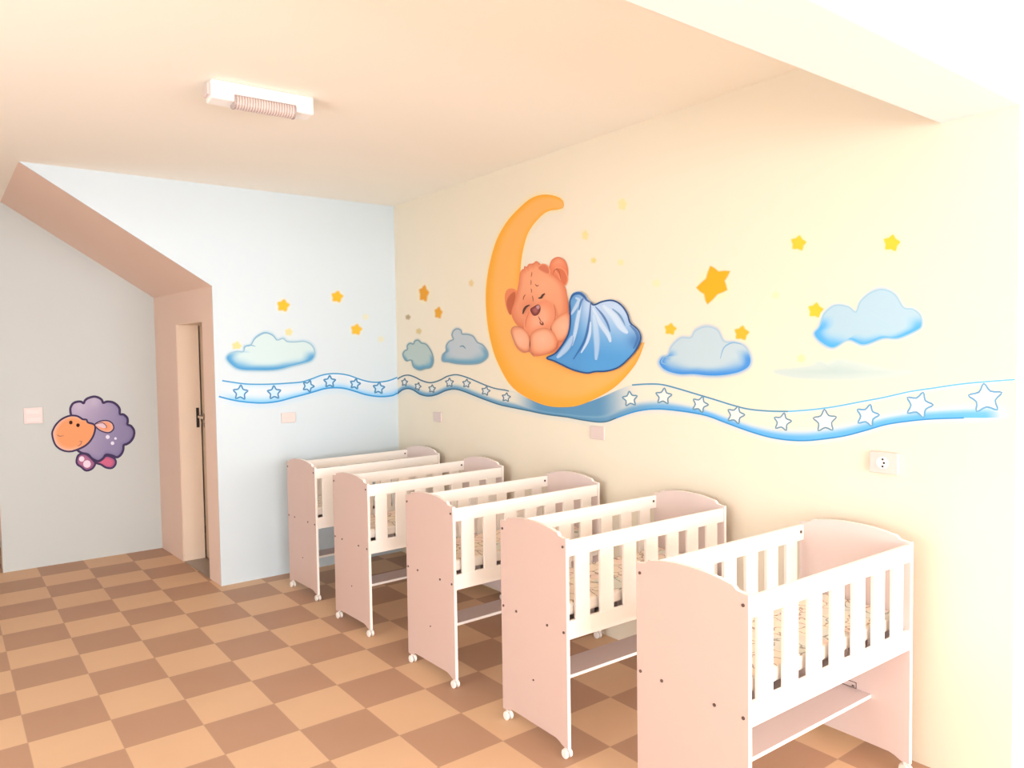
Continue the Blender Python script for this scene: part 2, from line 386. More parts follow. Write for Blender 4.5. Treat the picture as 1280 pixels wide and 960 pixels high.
# ------------------------------------------------------------------ mural painting
def catmull(pts, n=6, closed=True):
    out = []; N = len(pts)
    for i in range(N if closed else N-1):
        p = [pts[(i+k) % N] if closed else pts[min(max(i+k, 0), N-1)] for k in (-1, 0, 1, 2)]
        for j in range(n):
            t = j/n
            out.append(tuple(.5*(2*p[1][a]+(p[2][a]-p[0][a])*t+(2*p[0][a]-5*p[1][a]+4*p[2][a]-p[3][a])*t*t+(3*p[1][a]-p[0][a]-3*p[2][a]+p[3][a])*t**3) for a in (0, 1)))
    if not closed: out.append(pts[-1])
    return out
def mix(a, b, t):
    t = max(0, min(1, t)); return tuple(x+(y-x)*t for x, y in zip(a, b))
def sst(a, b, x):
    t = max(0, min(1, (x-a)/(b-a))); return t*t*(3-2*t)
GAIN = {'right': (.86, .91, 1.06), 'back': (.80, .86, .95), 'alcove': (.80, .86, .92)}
WALLPAINT = {'right': CREAM, 'back': PALEBLUE, 'alcove': (.54, .575, .575)}
OVER = 'over'        # painted over other paint: hard edge
class Paint:
    def __init__(s, wall, under=None): s.wall = wall; s.v = []; s.f = []; s.c = []; s.layer = 1; s.under = under
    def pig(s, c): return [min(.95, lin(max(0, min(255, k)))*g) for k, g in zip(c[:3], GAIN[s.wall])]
    def vert(s, x, y, col):
        """a colour with a 4th value below 1 is thinned into what lies under it: the bare wall, or s.under"""
        s.v.append(on_wall(x, y, s.wall, .0003*s.layer)); a = col[3] if len(col) > 3 else 1; c = s.pig(col)
        if a < 1:
            u = s.under; u = WALLPAINT[s.wall] if u is None or u is OVER else s.pig(u(x, y) if callable(u) else u)
            c = [p+(q-p)*a for p, q in zip(u, c)]
        s.c.append((*c, 1)); return len(s.v)-1
    def grid(s, rows, closed=False):
        for r0_, r1_ in zip(rows, rows[1:]):
            n = len(r0_)
            for i in range(n if closed else n-1):
                j = (i+1) % n; s.f.append((r0_[i], r0_[j], r1_[j], r1_[i]))
    def blob(s, pts, col, feather=1.2, center=None, rings=6, n=6, up=1):
        P = catmull(pts, n) if n > 1 else list(pts)
        if s.under is OVER: feather = 0
        cx, cy = center or (sum(p[0] for p in P)/len(P), sum(p[1] for p in P)/len(P))
        fn = col if callable(col) else (lambda x, y, t: col)
        ts = [i/rings for i in range(1, rings)]+[1]
        rows = []
        for t in [.02]+ts:
            rows.append([s.vert(cx+(x-cx)*t, cy+(y-cy)*t, fn(cx+(x-cx)*t, cy+(y-cy)*t, t)) for x, y in P])
        s.f.append(tuple(rows[0]))
        if not feather: s.grid(rows, True); s.layer += up; return s
        N = len(P); area = sum(P[i][0]*P[(i+1) % N][1]-P[(i+1) % N][0]*P[i][1] for i in range(N))
        sg = 1 if area > 0 else -1; out = []
        for i in range(N):
            ax, ay = P[i-1]; bx, by = P[(i+1) % N]; dx, dy = bx-ax, by-ay; l = math.hypot(dx, dy) or 1
            x, y = P[i]; out.append(s.vert(x+sg*dy/l*feather, y-sg*dx/l*feather, (*fn(x, y, 1)[:3], 0)))
        rows.append(out); s.grid(rows, True); s.layer += up; return s
    def strip(s, A_, B_, fn, nt=10, n=60, up=1):
        def resample(P):
            d = [0]
            for a, b in zip(P, P[1:]): d.append(d[-1]+math.hypot(b[0]-a[0], b[1]-a[1]))
            o = []; k = 0
            for i in range(n+1):
                q = d[-1]*i/n
                while k < len(d)-2 and d[k+1] < q: k += 1
                t = (q-d[k])/((d[k+1]-d[k]) or 1); o.append((P[k][0]+(P[k+1][0]-P[k][0])*t, P[k][1]+(P[k+1][1]-P[k][1])*t))
            return o
        A_, B_ = resample(catmull(A_, 6, False)), resample(catmull(B_, 6, False))
        rows = []
        for j in range(nt+1):
            t = j/nt; rows.append([s.vert(a[0]+(b[0]-a[0])*t, a[1]+(b[1]-a[1])*t, fn(i/n, t)) for i, (a, b) in enumerate(zip(A_, B_))])
        s.grid(rows); s.layer += up; return s
    def stroke(s, pts, w, col, closed=False, n=5, taper=True, soft=.5, up=1, fade=False):
        """a brush line; crisp unless fade, when its sides thin out into s.under"""
        P = catmull(pts, n, closed) if n > 1 else list(pts); N = len(P); a = col[3] if len(col) > 3 else 1
        prof = ((-1, 0), (-soft, a), (soft, a), (1, 0)) if fade else ((-.78, a), (.78, a))
        if not fade and s.under is None: prof = ((-.78, 1), (.78, 1))
        rows = [[] for _ in prof]
        for i, (x, y) in enumerate(P):
            p, q = (P[i-1], P[(i+1) % N]) if closed else (P[max(i-1, 0)], P[min(i+1, N-1)])
            dx, dy = q[0]-p[0], q[1]-p[1]; l = math.hypot(dx, dy) or 1; nx, ny = -dy/l, dx/l
            ww = w*(1 if closed or not taper else .35+.65*math.sin(math.pi*min(1, max(0, i/(N-1)))))
            for r_, (k, al) in zip(rows, prof): r_.append(s.vert(x+nx*ww*k, y+ny*ww*k, (*col[:3], al)))
        s.grid(rows, closed); s.layer += up; return s
    def build(s, name, parent=None):
        me = bpy.data.meshes.new(name); me.from_pydata([tuple(v) for v in s.v], [], s.f)
        at = me.color_attributes.new('paint', 'FLOAT_COLOR', 'POINT')
        for i, c in enumerate(s.c): at.data[i].color = c
        me.materials.append(MAT['paint']); o = bpy.data.objects.new(name, me); C.objects.link(o)
        if parent: o.parent = parent
        s.v, s.f, s.c = [], [], []
        return o
def px(org, sc, pts): return [(org[0]+x/sc, org[1]+y/sc) for x, y in pts]

# --- ribbon (two lengths, one on each wall)
def rib_back(s_, t):
    fade = sst(0, .10, s_)*.9+.1
    low = sst(.45, .98, t); hi_ = 1-sst(0, .35, t)
    col = mix((240, 244, 246), (120, 195, 240), .85*low+.45*hi_*(1-sst(.5, .7, s_)))
    return (*col, (.30+.65*max(low, .5*hi_))*fade)
O = (260, 330); k = 4.8
topB = px(O, k, [(85,700),(150,710),(230,720),(320,722),(400,720),(480,715),(560,708),(620,690),(680,668),(740,658),(800,660),(850,670),(900,688),(950,703),(1000,710),(1060,705),(1100,695),(1136,680)])
botB = px(O, k, [(65,795),(130,812),(200,825),(290,833),(360,832),(430,822),(500,803),(570,785),(640,765),(700,748),(760,742),(820,747),(880,763),(940,782),(1000,793),(1060,795),(1110,788),(1136,774)])
pb = Paint('back')
pb.strip([(x, y+9) for x, y in botB], [(x, y-2) for x, y in botB], lambda s_, t: (170, 215, 240, .55*t*sst(0, .1, s_)), 3)
pb.strip(topB, botB, rib_back)
pb.stroke(topB, 1.1, (75, 160, 205, .9), taper=False); pb.stroke(botB, 1.2, (60, 155, 210, .95), taper=False)
rb = pb.build('ribbon_picture'); tag(rb, 'wavy pale blue ribbon of outlined stars painted on the back wall', 'wall painting')
def star_pts(cx, cy, r, ax=1, rot=0, inner=.5, n=5):
    return [(cx+ax*(r if i % 2 == 0 else r*inner)*math.sin(math.pi*i/n+rot), cy-(r if i % 2 == 0 else r*inner)*math.cos(math.pi*i/n+rot)) for i in range(2*n)]
def ribbon_star(wall, parent, cx, cy, r, ax, rot, line, fill, lw):
    p = Paint(wall, OVER); p.layer = 5
    pts = star_pts(cx, cy, r, ax, rot, .56)
    p.blob(pts, fill, .3, rings=2, n=3); p.stroke(pts, lw, line, True, n=3, soft=.55); p.build('outlined_star', parent)
for i, (x, y, r) in enumerate([(195,772,46),(397,772,42),(602,733,36),(730,706,37),(883,720,32),(1025,745,36)]):
    ribbon_star('back', rb, O[0]+x/k, O[1]+y/k, r/k, 1, (.05, -.05, .35, .0, .2, .1)[i], (60, 135, 180, .95), (205, 232, 245, .8), 1.2)

topL = px((490, 320), 4.8, [(26,742),(65,720),(100,715),(140,728),(180,748),(230,760),(280,748),(330,722),(380,712),(430,722),(490,745),(560,775),(620,795),(680,805)])
botL = px((490, 320), 4.8, [(26,832),(60,805),(95,795),(130,805),(170,830),(220,840),(270,830),(320,808),(370,798),(420,808),(490,835),(560,862),(640,890),(700,904)])
topM = px((490, 440), 4.129, [(640,206),(700,240),(800,268),(900,278),(1000,262),(1100,225),(1165,196)])
botM = px((490, 440), 4.129, [(700,302),(800,322),(900,335),(980,350),(1060,361),(1110,358)])
topR = px((740, 440), 4, [(200,165),(280,160),(350,163),(430,183),(520,210),(620,240),(700,265),(780,285),(880,295),(980,297),(1100,288)])
botR = px((740, 440), 4, [(120,330),(200,302),(270,288),(340,285),(420,292),(500,303),(580,320),(660,350),(740,380),(830,410),(900,428),(980,440),(1060,443),(1140,437)])
topE = px((980, 260), 2.667, [(170,662),(250,647),(330,632),(420,612),(500,600),(580,588),(660,580),(770,572)])
botE = px((980, 260), 2.667, [(200,760),(270,742),(340,722),(420,710),(500,703),(600,700),(680,700),(740,698),(772,695)])
topA, botA = topL+topM+topR+topE, botL+botM+botR+botE
def rib_right(s_, t):
    e = 1-sst(.95, 1, s_)
    mid = sst(.17, .24, s_)*(1-sst(.33, .43, s_))
    low = sst(.50, .90, t); hi_ = 1-sst(0, .2, t)
    bl = mix((95, 160, 190), (75, 180, 240), sst(.3, .55, s_))
    bl = mix(bl, (70, 142, 180), mid*.9)
    col = mix((253, 246, 226), bl, max(low, .45*hi_, mid*(1-sst(.70, .84, t))))
    return (*col, max(.12+.80*low, .45*hi_, .93*mid)*e)
pr_ = Paint('right')
pr_.strip([(x, y+8) for x, y in botA], [(x, y-2) for x, y in botA], lambda s_, t: (*mix((190, 215, 215), (150, 215, 245), sst(.3, .5, s_)), .5*t*(1-sst(.93, 1, s_))), 3, 160)
pr_.strip(topA, botA, rib_right, 14, 170)
def fade_line(P, c0, c1, w):
    n = len(P); q = n//2
    pr_.stroke(P[:q+1], w, (*c0, .9), taper=False, up=0); pr_.stroke(P[q:], w, (*c1, .85), taper=False)
fade_line(topL+[(636, 489)], (85, 120, 130), (85, 130, 145), 1.0)
fade_line(topR+topE, (85, 155, 180), (105, 195, 225), 1.2)
fade_line(botA[:-3], (75, 120, 140), (60, 150, 205), 1.1)
rr = pr_.build('ribbon_picture'); tag(rr, 'long wavy blue ribbon of outlined stars painted along the cream wall under the moon', 'wall painting')
for (x, y, r, ax, rot) in [(75,758,24,.78,.1),(155,783,25,.78,.3),(240,797,25,.85,.1),(345,760,28,.9,.0),(447,765,26,.95,.1),(562,810,28,.95,.25),(685,848,28,.95,.15)]:
    ribbon_star('right', rr, 490+x/4.8, 320+y/4.8, r/4.8, ax, rot, (75, 115, 130, .9), (232, 236, 226, .8), .9)
for (x, y, r, ax, rot) in [(190,235,39,1,-.1),(358,222,42,1,.1),(540,262,42,1,.35),(718,315,46,1,.3),(952,350,46,1,.2),(1165,345,58,1.05,-.05)]:
    ribbon_star('right', rr, 740+x/4, 440+y/4, r/4, ax, rot, (75, 140, 165, .9), (254, 250, 238, .6), 1.2)
for (x, y, r, ax, rot) in [(278,692,38,1.05,.25),(450,657,44,1.08,.3),(672,635,50,1.18,-.1)]:
    ribbon_star('right', rr, 980+x/2.667, 260+y/2.667, r/2.667, ax, rot, (70, 160, 200, .9), (254, 251, 242, .6), 1.5)

# --- moon
O = (590, 230); k = 3.2
mo = px(O, k, [(368,86),(364,68),(342,51),(292,42),(240,55),(190,95),(140,150),(100,220),(75,300),(60,380),(55,460),(62,560),(80,650),(105,720),(150,800),(210,850),(290,885),(360,893),(430,885),(510,850),(580,805),(640,740),(670,690),(690,634)])
mi = px(O, k, [(368,86),(363,96),(345,102),(300,111),(260,145),(225,195),(205,260),(195,330),(196,400),(215,480),(260,560),(330,640),(420,690),(520,690),(610,660),(660,640),(689,633)])
def moon_c(s_, t):
    e = abs(t-.55)*2
    c = mix((254, 186, 98), (252, 176, 62), sst(.45, 1, e))
    c = mix(c, (252, 160, 66), .8*sst(.3, .6, s_)*(1-sst(.75, .9, s_))*sst(.55, 1, t))
    return (*c, 1)
pm = Paint('right'); pm.layer = 7
pm.strip([(x+(x-700)*.055, y+(y-400)*.05) for x, y in mo[:15]], mo[:15], lambda s_, t: (252, 226, 140, .6*t*t), 5, 70)
pm.strip(mi[:10], [(x*.92+.08*705, y*.94+.06*365) for x, y in mi[:10]], lambda s_, t: (252, 226, 140, .55*(1-t)**2), 5, 60)
pm.strip(mo, mi, moon_c, 12, 90)
mn = pm.build('moon_picture'); tag(mn, 'big orange yellow crescent moon painted on the cream wall', 'wall painting')

# --- sleeping teddy bear with blanket
O = (620, 310); k = 5.645
P_ = lambda pts: px(O, k, pts)
bear = empty('bear_picture', on_wall(690, 400, 'right')/S); bear.rotation_euler = (0, 0, 0)
tag(bear, 'sleeping brown teddy bear under a blue blanket painted inside the moon', 'wall painting')
def part(p, name, parent=bear):
    o = p.build(name); o.parent = parent
    mw = Matrix.Translation(bear.location)
    o.matrix_parent_inverse = mw.inverted()
    return o
FUR, FURD, FURL = (246, 168, 122), (224, 126, 84), (250, 190, 150)
def fur(cx, cy, r, lt=FURL, dk=FUR):
    return lambda x, y, t: mix(mix(lt, dk, math.hypot(x-cx, y-cy)/r), FURD, .85*max(0, t-.75)/.25)
p = Paint('right', OVER); p.layer = 12
p.blob(P_([(380,112),(402,76),(445,63),(490,92),(510,158),(503,228),(484,268),(430,240),(372,190)]), fur(698, 325, 14, (250, 165, 122), (238, 138, 95)), 1.2)
p.under = FUR; p.blob(P_([(425,150),(455,150),(480,170),(498,215),(486,255),(465,235),(450,190)]), (222, 120, 82), 2.0, rings=3)
p.stroke(P_([(402,188),(412,158),(432,150),(448,170),(455,215)]), .7, (170, 85, 55, .9)); part(p, 'ear')
p = Paint('right', OVER); p.layer = 12
p.blob(P_([(62,340),(85,290),(135,292),(160,340),(140,420),(105,472),(75,430)]), (238, 140, 92), 1.2)
p.under = (238, 140, 92); p.blob(P_([(78,380),(100,335),(132,315),(128,380),(105,465),(85,430)]), (200, 105, 68), 1.2, rings=3); part(p, 'ear')
p = Paint('right', OVER); p.layer = 14
p.blob(P_([(108,590),(128,553),(180,560),(225,600),(300,580),(420,490),(490,452),(524,470),(528,560),(505,640),(440,720),(360,750),(280,765),(235,735),(190,740),(140,695)]), (240, 145, 100), 1.0, rings=4); part(p, 'body')
p = Paint('right', OVER); p.layer = 16
def headc(x, y, t):
    u, v = (x-620)*k, (y-310)*k
    c = mix((248, 174, 128), (244, 162, 116), math.hypot(u-330, v-260)/220)
    c = mix(c, (222, 118, 78), .8*sst(.78, 1, t))
    return mix(c, (232, 128, 92), .45*math.exp(-((u-230)**2+(v-420)**2)/5000))
p.blob(P_([(168,180),(185,150),(196,148),(200,128),(216,132),(232,112),(262,108),(282,92),(300,102),(318,118),(350,138),(385,172),(440,212),(485,268),(503,340),(512,420),(508,480),(470,540),(400,575),(290,600),(210,575),(150,545),(115,490),(110,440),(130,380),(145,320),(160,245)]), headc, 1.0, rings=8, n=3)
p.under = lambda x, y: headc(x, y, .6); p.blob(P_([(305,140),(335,122),(362,140),(370,175),(340,165)]), (222, 125, 88), 2.2, rings=3)
for a_, b_ in (((252,168),(247,205)), ((246,225),(245,262)), ((247,285),(250,318)), ((255,335),(262,378))): p.stroke(P_([a_, ((a_[0]+b_[0])/2+2, (a_[1]+b_[1])/2), b_]), .75, (165, 90, 62, .85))
p.stroke(P_([(191,368),(196,345),(208,328)]), .7, (150, 75, 50, .9)); p.stroke(P_([(276,254),(288,268),(302,262)]), .8, (140, 70, 48, .9)); hd = part(p, 'head')
p = Paint('right', lambda x, y: headc(x, y, .5)); p.layer = 27
p.blob(P_([(210,520),(222,470),(250,430),(300,392),(350,372),(400,408),(418,470),(408,530),(370,560),(300,595),(235,602),(212,570)]), lambda x, y, t: mix((251, 176, 134), (244, 152, 108), sst(.3, 1, t)), 2.4)
p.stroke(P_([(298,482),(310,505),(320,522)]), .8, (140, 75, 60, .9)); p.stroke(P_([(308,520),(318,536),(332,538),(326,518)]), 1.3, (120, 55, 45, .9))
p.stroke(P_([(405,395),(418,440),(415,500),(385,555)]), .8, (205, 105, 70, .7)); p.stroke(P_([(208,560),(212,510),(235,450)]), .7, (205, 105, 70, .6)); mz = part(p, 'muzzle')
p = Paint('right', OVER); p.layer = 34
p.blob(P_([(243,430),(268,412),(296,398),(312,412),(312,440),(296,470),(268,478),(248,456)]), lambda x, y, t: mix((175, 100, 92), (120, 58, 52), sst(.2, 1, t)), 1)
p.under = (150, 80, 74); p.blob(P_([(285,415),(300,406),(306,420),(295,430)]), (215, 165, 160, .8), .8, rings=2); part(p, 'nose')
for nm, pts in (('eye', [(190,466),(196,440),(212,415),(238,402)]), ('eye', [(298,354),(318,350),(330,332),(345,322)])):
    p = Paint('right', OVER); p.layer = 35; p.stroke(P_(pts), 1.7, (70, 32, 25, .95)); part(p, nm)
for nm, pts, c_ in (('paw', [(108,592),(128,555),(178,560),(222,598),(242,660),(235,720),(200,732),(145,690)], (650, 424)),
                    ('arm', [(385,560),(415,505),(470,462),(512,456),(526,520),(512,600),(470,655),(425,655),(398,610)], (704, 408)),
                    ('paw', [(238,630),(255,595),(292,572),(350,563),(400,588),(430,645),(425,705),(365,742),(285,757),(243,720)], (678, 424))):
    p = Paint('right', OVER); p.layer = 36 if nm == 'arm' else 39
    p.blob(P_(pts), fur(c_[0], c_[1], 19), 1.2); 
    if nm == 'paw': p.stroke(P_(pts[-3:]+pts[:3] if c_[0] == 650 else [(238,640),(235,700),(250,745),(275,768)]), .8, (195, 95, 62, .8))
    else: p.stroke(P_([(385,555),(395,590),(412,625)]), .9, (175, 85, 58, .9))
    part(p, nm)
blk = [(358,776),(420,742),(478,668),(512,600),(524,520),(522,440),(522,372),(545,332),(590,320),(625,345),(640,366),(668,385),(692,402),(750,378),(820,370),(880,400),(925,462),(948,530),(1000,578),(1020,640),(992,712),(935,780),(862,842),(782,868),(700,872),(640,882),(545,860),(462,822),(408,796)]
def blc(x, y, t):
    u, v = (x-620)*k, (y-310)*k
    c = mix((200, 222, 238), (92, 164, 214), sst(380, 760, v+.15*(700-u)))
    c = mix(c, (92, 158, 208), .8*(1-sst(540, 660, u)))
    return mix(c, (72, 125, 185), .6*math.exp(-((u-975)**2+(v-655)**2)/2500))
p = Paint('right', OVER); p.layer = 44
p.blob(P_(blk), blc, .8, center=(620+700/k, 310+640/k), rings=12, n=5)
DK, LT = (52, 105, 165), (222, 238, 248)
p.under = lambda x, y: blc(x, y, .5)
for pts, w, c in (([(668,388),(662,470),(650,560),(630,640),(600,700),(545,785)], 1.5, (*DK, .85)), ([(700,412),(750,470),(785,530),(806,592)], 1.3, (*DK, .8)),
                  ([(820,428),(868,470),(895,515),(912,560)], 1.3, (95, 140, 180, .8)), ([(685,425),(730,520),(790,610),(808,665)], 2.6, (*LT, .75)),
                  ([(690,470),(705,580),(712,690),(705,790)], 3.2, (*LT, .5)), ([(668,520),(662,600),(640,670),(600,740)], 1.6, (*LT, .8)),
                  ([(600,395),(580,480),(560,590),(535,690)], 2.2, (*LT, .7)), ([(540,620),(500,700),(430,775)], 3.2, (*LT, .55)),
                  ([(755,405),(830,480),(885,560),(930,600)], 3.6, (*LT, .75)), ([(560,350),(585,370),(560,420),(530,470)], 2.0, (*LT, .6)),
                  ([(622,348),(600,380),(585,440)], 1.1, (*DK, .7))):
    p.stroke(P_(pts), w*1.5, c, fade=True)
p.stroke(P_(blk), 1.25, (48, 88, 138, 1), True)
p.stroke(P_([(522,372),(545,330),(590,320),(625,345),(640,366),(668,385)]), 2.4, (38, 88, 150, .9), fade=True)
p.stroke(P_([(945,545),(988,590),(1000,640),(970,710)]), 2.6, (52, 100, 160, .7), fade=True); part(p, 'blanket')

# --- clouds
def cloud(wall, pts, body, low, line, label, lw=1.1, feather=3.0, top_line=.6, depth=.42, extra=()):
    p = Paint(wall); p.layer = 5
    ys = [y for _, y in pts]; y0, y1 = min(ys), max(ys)
    cx = sum(x for x, _ in pts)/len(pts); cy = y0+(y1-y0)*.62
    def fn(x, y, t):
        v = (y-y0)/(y1-y0); a = math.hypot((x-cx)/1.9, y-cy) or 1
        rim = sst(.70, .97, t)*sst(.42, .66, v)
        return mix(body, low, max(rim, sst(1-depth, 1.0, v)*sst(.4, .9, t)))
    p.blob([(cx+(x-cx)*1.02, cy+(y-cy)*1.05) for x, y in pts], lambda x, y, t: (*mix(body, low, .35), .55), feather, center=(cx, cy), rings=2, n=4)
    p.blob(pts, fn, .8, center=(cx, cy), rings=10, n=5)
    p.under = body
    p.stroke(pts, lw, (*line, top_line), True)
    for e in extra: p.stroke(e, lw, (*line, .8))
    o = p.build('cloud_picture'); tag(o, label, 'wall painting', 'clouds painted on the walls'); return o
cloud('back', px((260, 330), 4.8, [(110,570),(125,540),(170,525),(212,525),(220,495),(255,487),(285,445),(340,415),(385,425),(415,455),(450,447),(475,465),(520,468),(580,465),(625,490),(642,540),(620,580),(560,600),(500,615),(440,632),(370,640),(280,640),(200,636),(150,615)]),
      (212, 228, 222), (78, 155, 205), (110, 165, 195), 'long pale cloud with a blue underside on the back wall', extra=[px((260, 330), 4.8, [(262,480),(285,440),(340,412),(390,430),(412,460)]), px((260, 330), 4.8, [(218,515),(225,495),(255,487),(285,495)])])
cloud('right', px((490, 320), 4.8, [(66,595),(74,572),(92,560),(92,538),(108,524),(128,528),(138,510),(158,506),(176,522),(200,528),(218,545),(240,585),(248,630),(235,665),(200,675),(165,683),(130,665),(115,625),(85,628)]),
      (190, 205, 190), (100, 160, 185), (85, 130, 140), 'small round grey blue cloud nearest the room corner on the cream wall', feather=2)
cloud('right', px((490, 320), 4.8, [(300,620),(305,592),(325,570),(326,540),(342,514),(368,500),(360,475),(370,448),(392,437),(414,447),(420,468),(450,470),(486,482),(512,518),(545,535),(572,575),(570,610),(530,640),(470,648),(390,645),(340,635),(310,632)]),
      (196, 205, 200), (110, 165, 185), (85, 135, 150), 'small grey blue cloud with a knob on top just left of the moon', feather=2, extra=[px((490, 320), 4.8, [(405,545),(425,540),(442,556)])])
cloud('right', px((780, 280), 4.3636, [(190,760),(205,725),(240,712),(262,665),(310,622),(365,620),(390,582),(450,560),(510,580),(545,640),(600,645),(655,665),(690,720),(685,775),(630,810),(540,828),(460,830),(380,822),(300,822),(225,800)]),
      (196, 216, 214), (66, 145, 218), (115, 175, 210), 'cloud with a thick blue underside right of the blanket, below the big star', top_line=.35, extra=[px((780, 280), 4.3636, [(525,735),(545,675),(590,648),(640,655)]), px((780, 280), 4.3636, [(240,770),(205,755),(222,725),(250,740)])])
E_ = px((980, 260), 2.667, [(100,420),(118,394),(135,352),(170,325),(215,330),(240,347),(255,312),(290,282),(330,272),(370,290),(398,332),(430,338),(455,360),(458,395),(430,415),(380,435),(330,435),(265,457),(215,440),(165,466),(125,450)])
cloud('right', E_, (180, 212, 218), (80, 175, 238), (125, 185, 205), 'large pale puffy cloud with a blue rim, highest and farthest right on the cream wall', top_line=.4, depth=.3)
p = Paint('right'); p.layer = 3
p.blob([(968, 464), (990, 461), (1012, 458), (1024, 452), (1034, 455), (1048, 450), (1062, 452), (1078, 455), (1095, 459), (1112, 463), (1138, 464), (1125, 469), (1085, 473), (1050, 474), (1010, 473), (985, 470)],
       lambda x, y, t: (*mix((172, 206, 200), (196, 218, 206), t), .8), 3, center=(1045, 464), rings=4)
tag(p.build('cloud_picture'), 'faint flat grey green cloud streak under the large puffy cloud', 'wall painting', 'clouds painted on the walls')

# --- stars
def star(wall, x, y, r, label, col=(250, 190, 45), alpha=1, ax=1, rot=0.15, halo=True, pts=None):
    p = Paint(wall); p.layer = 1
    if halo: p.blob([(x+ax*r*.7*math.cos(a*.785), y+r*.7*math.sin(a*.785)) for a in range(8)], (254, 240, 170, .6*alpha), r*.55+1, rings=2, n=2)
    p.blob(pts or star_pts(x, y, r*.93, ax, rot, .66), (*col, alpha), 2.2, center=(x, y), rings=3, n=2)
    tag(p.build('star_picture'), label, 'wall painting', 'yellow stars painted on the walls')
Y = (252, 205, 60)
big = px((780, 280), 4.3636, [(472,232),(515,262),(575,258),(545,310),(560,358),(508,380),(455,434),(440,380),(398,348),(450,300)])
star('right', 892, 356, 19, 'largest orange star, above the cloud right of the blanket', (249, 178, 38), pts=big)
star('right', 998, 304, 10, 'yellow star right of and above the largest orange star', Y)
star('right', 1114.5, 304, 11, 'yellow star above the large puffy cloud at the far right', Y)
star('right', 1019.5, 388, 10, 'yellow star at the left edge of the large puffy cloud', Y)
star('right', 838, 411.5, 7.5, 'orange star at the upper left of the thick blue bottomed cloud', (248, 195, 60))
star('right', 927, 416.5, 9.5, 'orange star touching the upper right of the thick blue bottomed cloud', (250, 190, 55))
star('right', 529.8, 367, 11, 'narrow orange star left of the moon, larger of the two there', (240, 165, 50), ax=.55)
star('right', 548, 391, 7.5, 'smaller narrow orange star left of the moon, right above the knobbed cloud', (240, 170, 55), ax=.6)
star('right', 778, 255.5, 7.5, 'soft yellow star right of the moon tip, high on the cream wall', (250, 228, 150), .8, ax=.7)
star('right', 731.5, 294, 6, 'small yellow star right of the moon, above the bear ear', (248, 226, 145), .85, ax=.6)
star('right', 742, 325.5, 3, 'tiny yellow star right beside the bear ear', (235, 218, 115), .8)
star('right', 776, 328, 3.5, 'tiny pale yellow star above the blanket', (245, 230, 155), .75)
star('right', 820.5, 354, 5, 'faint pale yellow star between the blanket and the largest star', (250, 233, 170), .65)
star('right', 589, 354, 4, 'small faint yellow star close to the left edge of the moon', (235, 195, 90), .6, ax=.6)
star('right', 523.5, 414, 3, 'tiny dull yellow star above the small round cloud', (215, 185, 90), .7)
star('right', 510, 396.5, 2.5, 'tiny brown star nearest the room corner', (170, 140, 90), .8, halo=False)
star('right', 969.5, 369, 4, 'faint pale star left of the large puffy cloud', (246, 230, 165), .6)
star('right', 1001.5, 448, 5, 'faint yellow star above the flat grey green cloud streak', (248, 228, 140), .6)
star('back', 354, 382, 8, 'yellow star above the long cloud on the back wall', (245, 190, 50))
star('back', 421.5, 371, 7.5, 'yellow star highest on the right of the back wall', (245, 190, 50))
star('back', 445.5, 412, 7, 'yellow star below the highest one on the back wall', (245, 192, 60))
star('back', 361, 415, 4.5, 'small faint yellow star at the upper right of the back wall cloud', (242, 215, 110), .7)
star('back', 296, 433, 6, 'soft yellow star at the left end of the back wall cloud', (248, 215, 120), .8)
star('back', 457, 396, 3.5, 'faint pale star between the two yellow stars right on the back wall', (240, 225, 160), .5)
star('back', 476, 424, 3.5, 'faint pale star nearest the room corner on the back wall', (242, 225, 160), .5)

# --- sheep cut-out on the alcove wall
O = (40, 480); k = 8
sheep = empty('sheep_wall_sticker', on_wall(115, 545, 'alcove')/S)
tag(sheep, 'cartoon sheep with purple wool and an orange face on the alcove wall', 'wall sticker')
def spart(p, name, parent=None):
    o = p.build(name); o.parent = sheep; o.matrix_parent_inverse = Matrix.Translation(sheep.location).inverted(); return o
LINE = (72, 58, 92)
def wool(x, y, t):
    u, v = (x-40)*k, (y-480)*k
    c = mix((190, 172, 196), (150, 138, 172), sst(450, 900, u*.8+v*.3))
    c = mix(c, (118, 104, 152), .8*sst(.85, 1, t)*sst(560, 900, u+.6*(v-400)))
    return mix(c, (215, 200, 215), .6*math.exp(-((u-470)**2+(v-215)**2)/5000)+.55*math.exp(-((u-620)**2+(v-165)**2)/4000))
for pts, c2 in (([(445,765),(468,708),(540,702),(615,765),(632,800),(600,848),(540,866),(492,830),(455,805)], (190, 118, 150)),
                ([(640,785),(700,735),(760,718),(828,750),(836,800),(800,840),(740,836),(690,806)], (220, 110, 142))):
    p = Paint('alcove', OVER); p.layer = 2; q = px(O, k, pts)
    p.blob(q, lambda x, y, t: mix(c2, (150, 90, 135), sst(.5, 1, t)), .6, rings=4); p.stroke(q, 1.6, LINE, True, soft=.65)
    if pts[0][0] == 445:
        for cx, cy, r in ((497,750,27), (550,800,38)): p.blob([(O[0]+(cx+r*math.cos(a))/k, O[1]+(cy+r*math.sin(a))/k) for a in (0,.785,1.57,2.36,3.14,3.93,4.71,5.5)], (250, 225, 238), .8, rings=2, n=2)
    spart(p, 'foot')
p = Paint('alcove', OVER); p.layer = 7
wl = px(O, k, [(392,310),(384,270),(386,235),(410,195),(450,178),(490,177),(516,192),(530,165),(560,142),(620,126),(670,138),(700,162),(712,188),(750,176),(805,182),(850,210),(876,250),(880,300),(915,305),(950,335),(958,370),(956,405),(990,420),(1020,465),(1018,520),(990,570),(950,600),(918,612),(912,660),(890,705),(850,733),(800,715),(740,708),(710,745),(660,772),(600,745),(560,705),(500,690),(462,668),(450,640),(470,500),(430,400)])
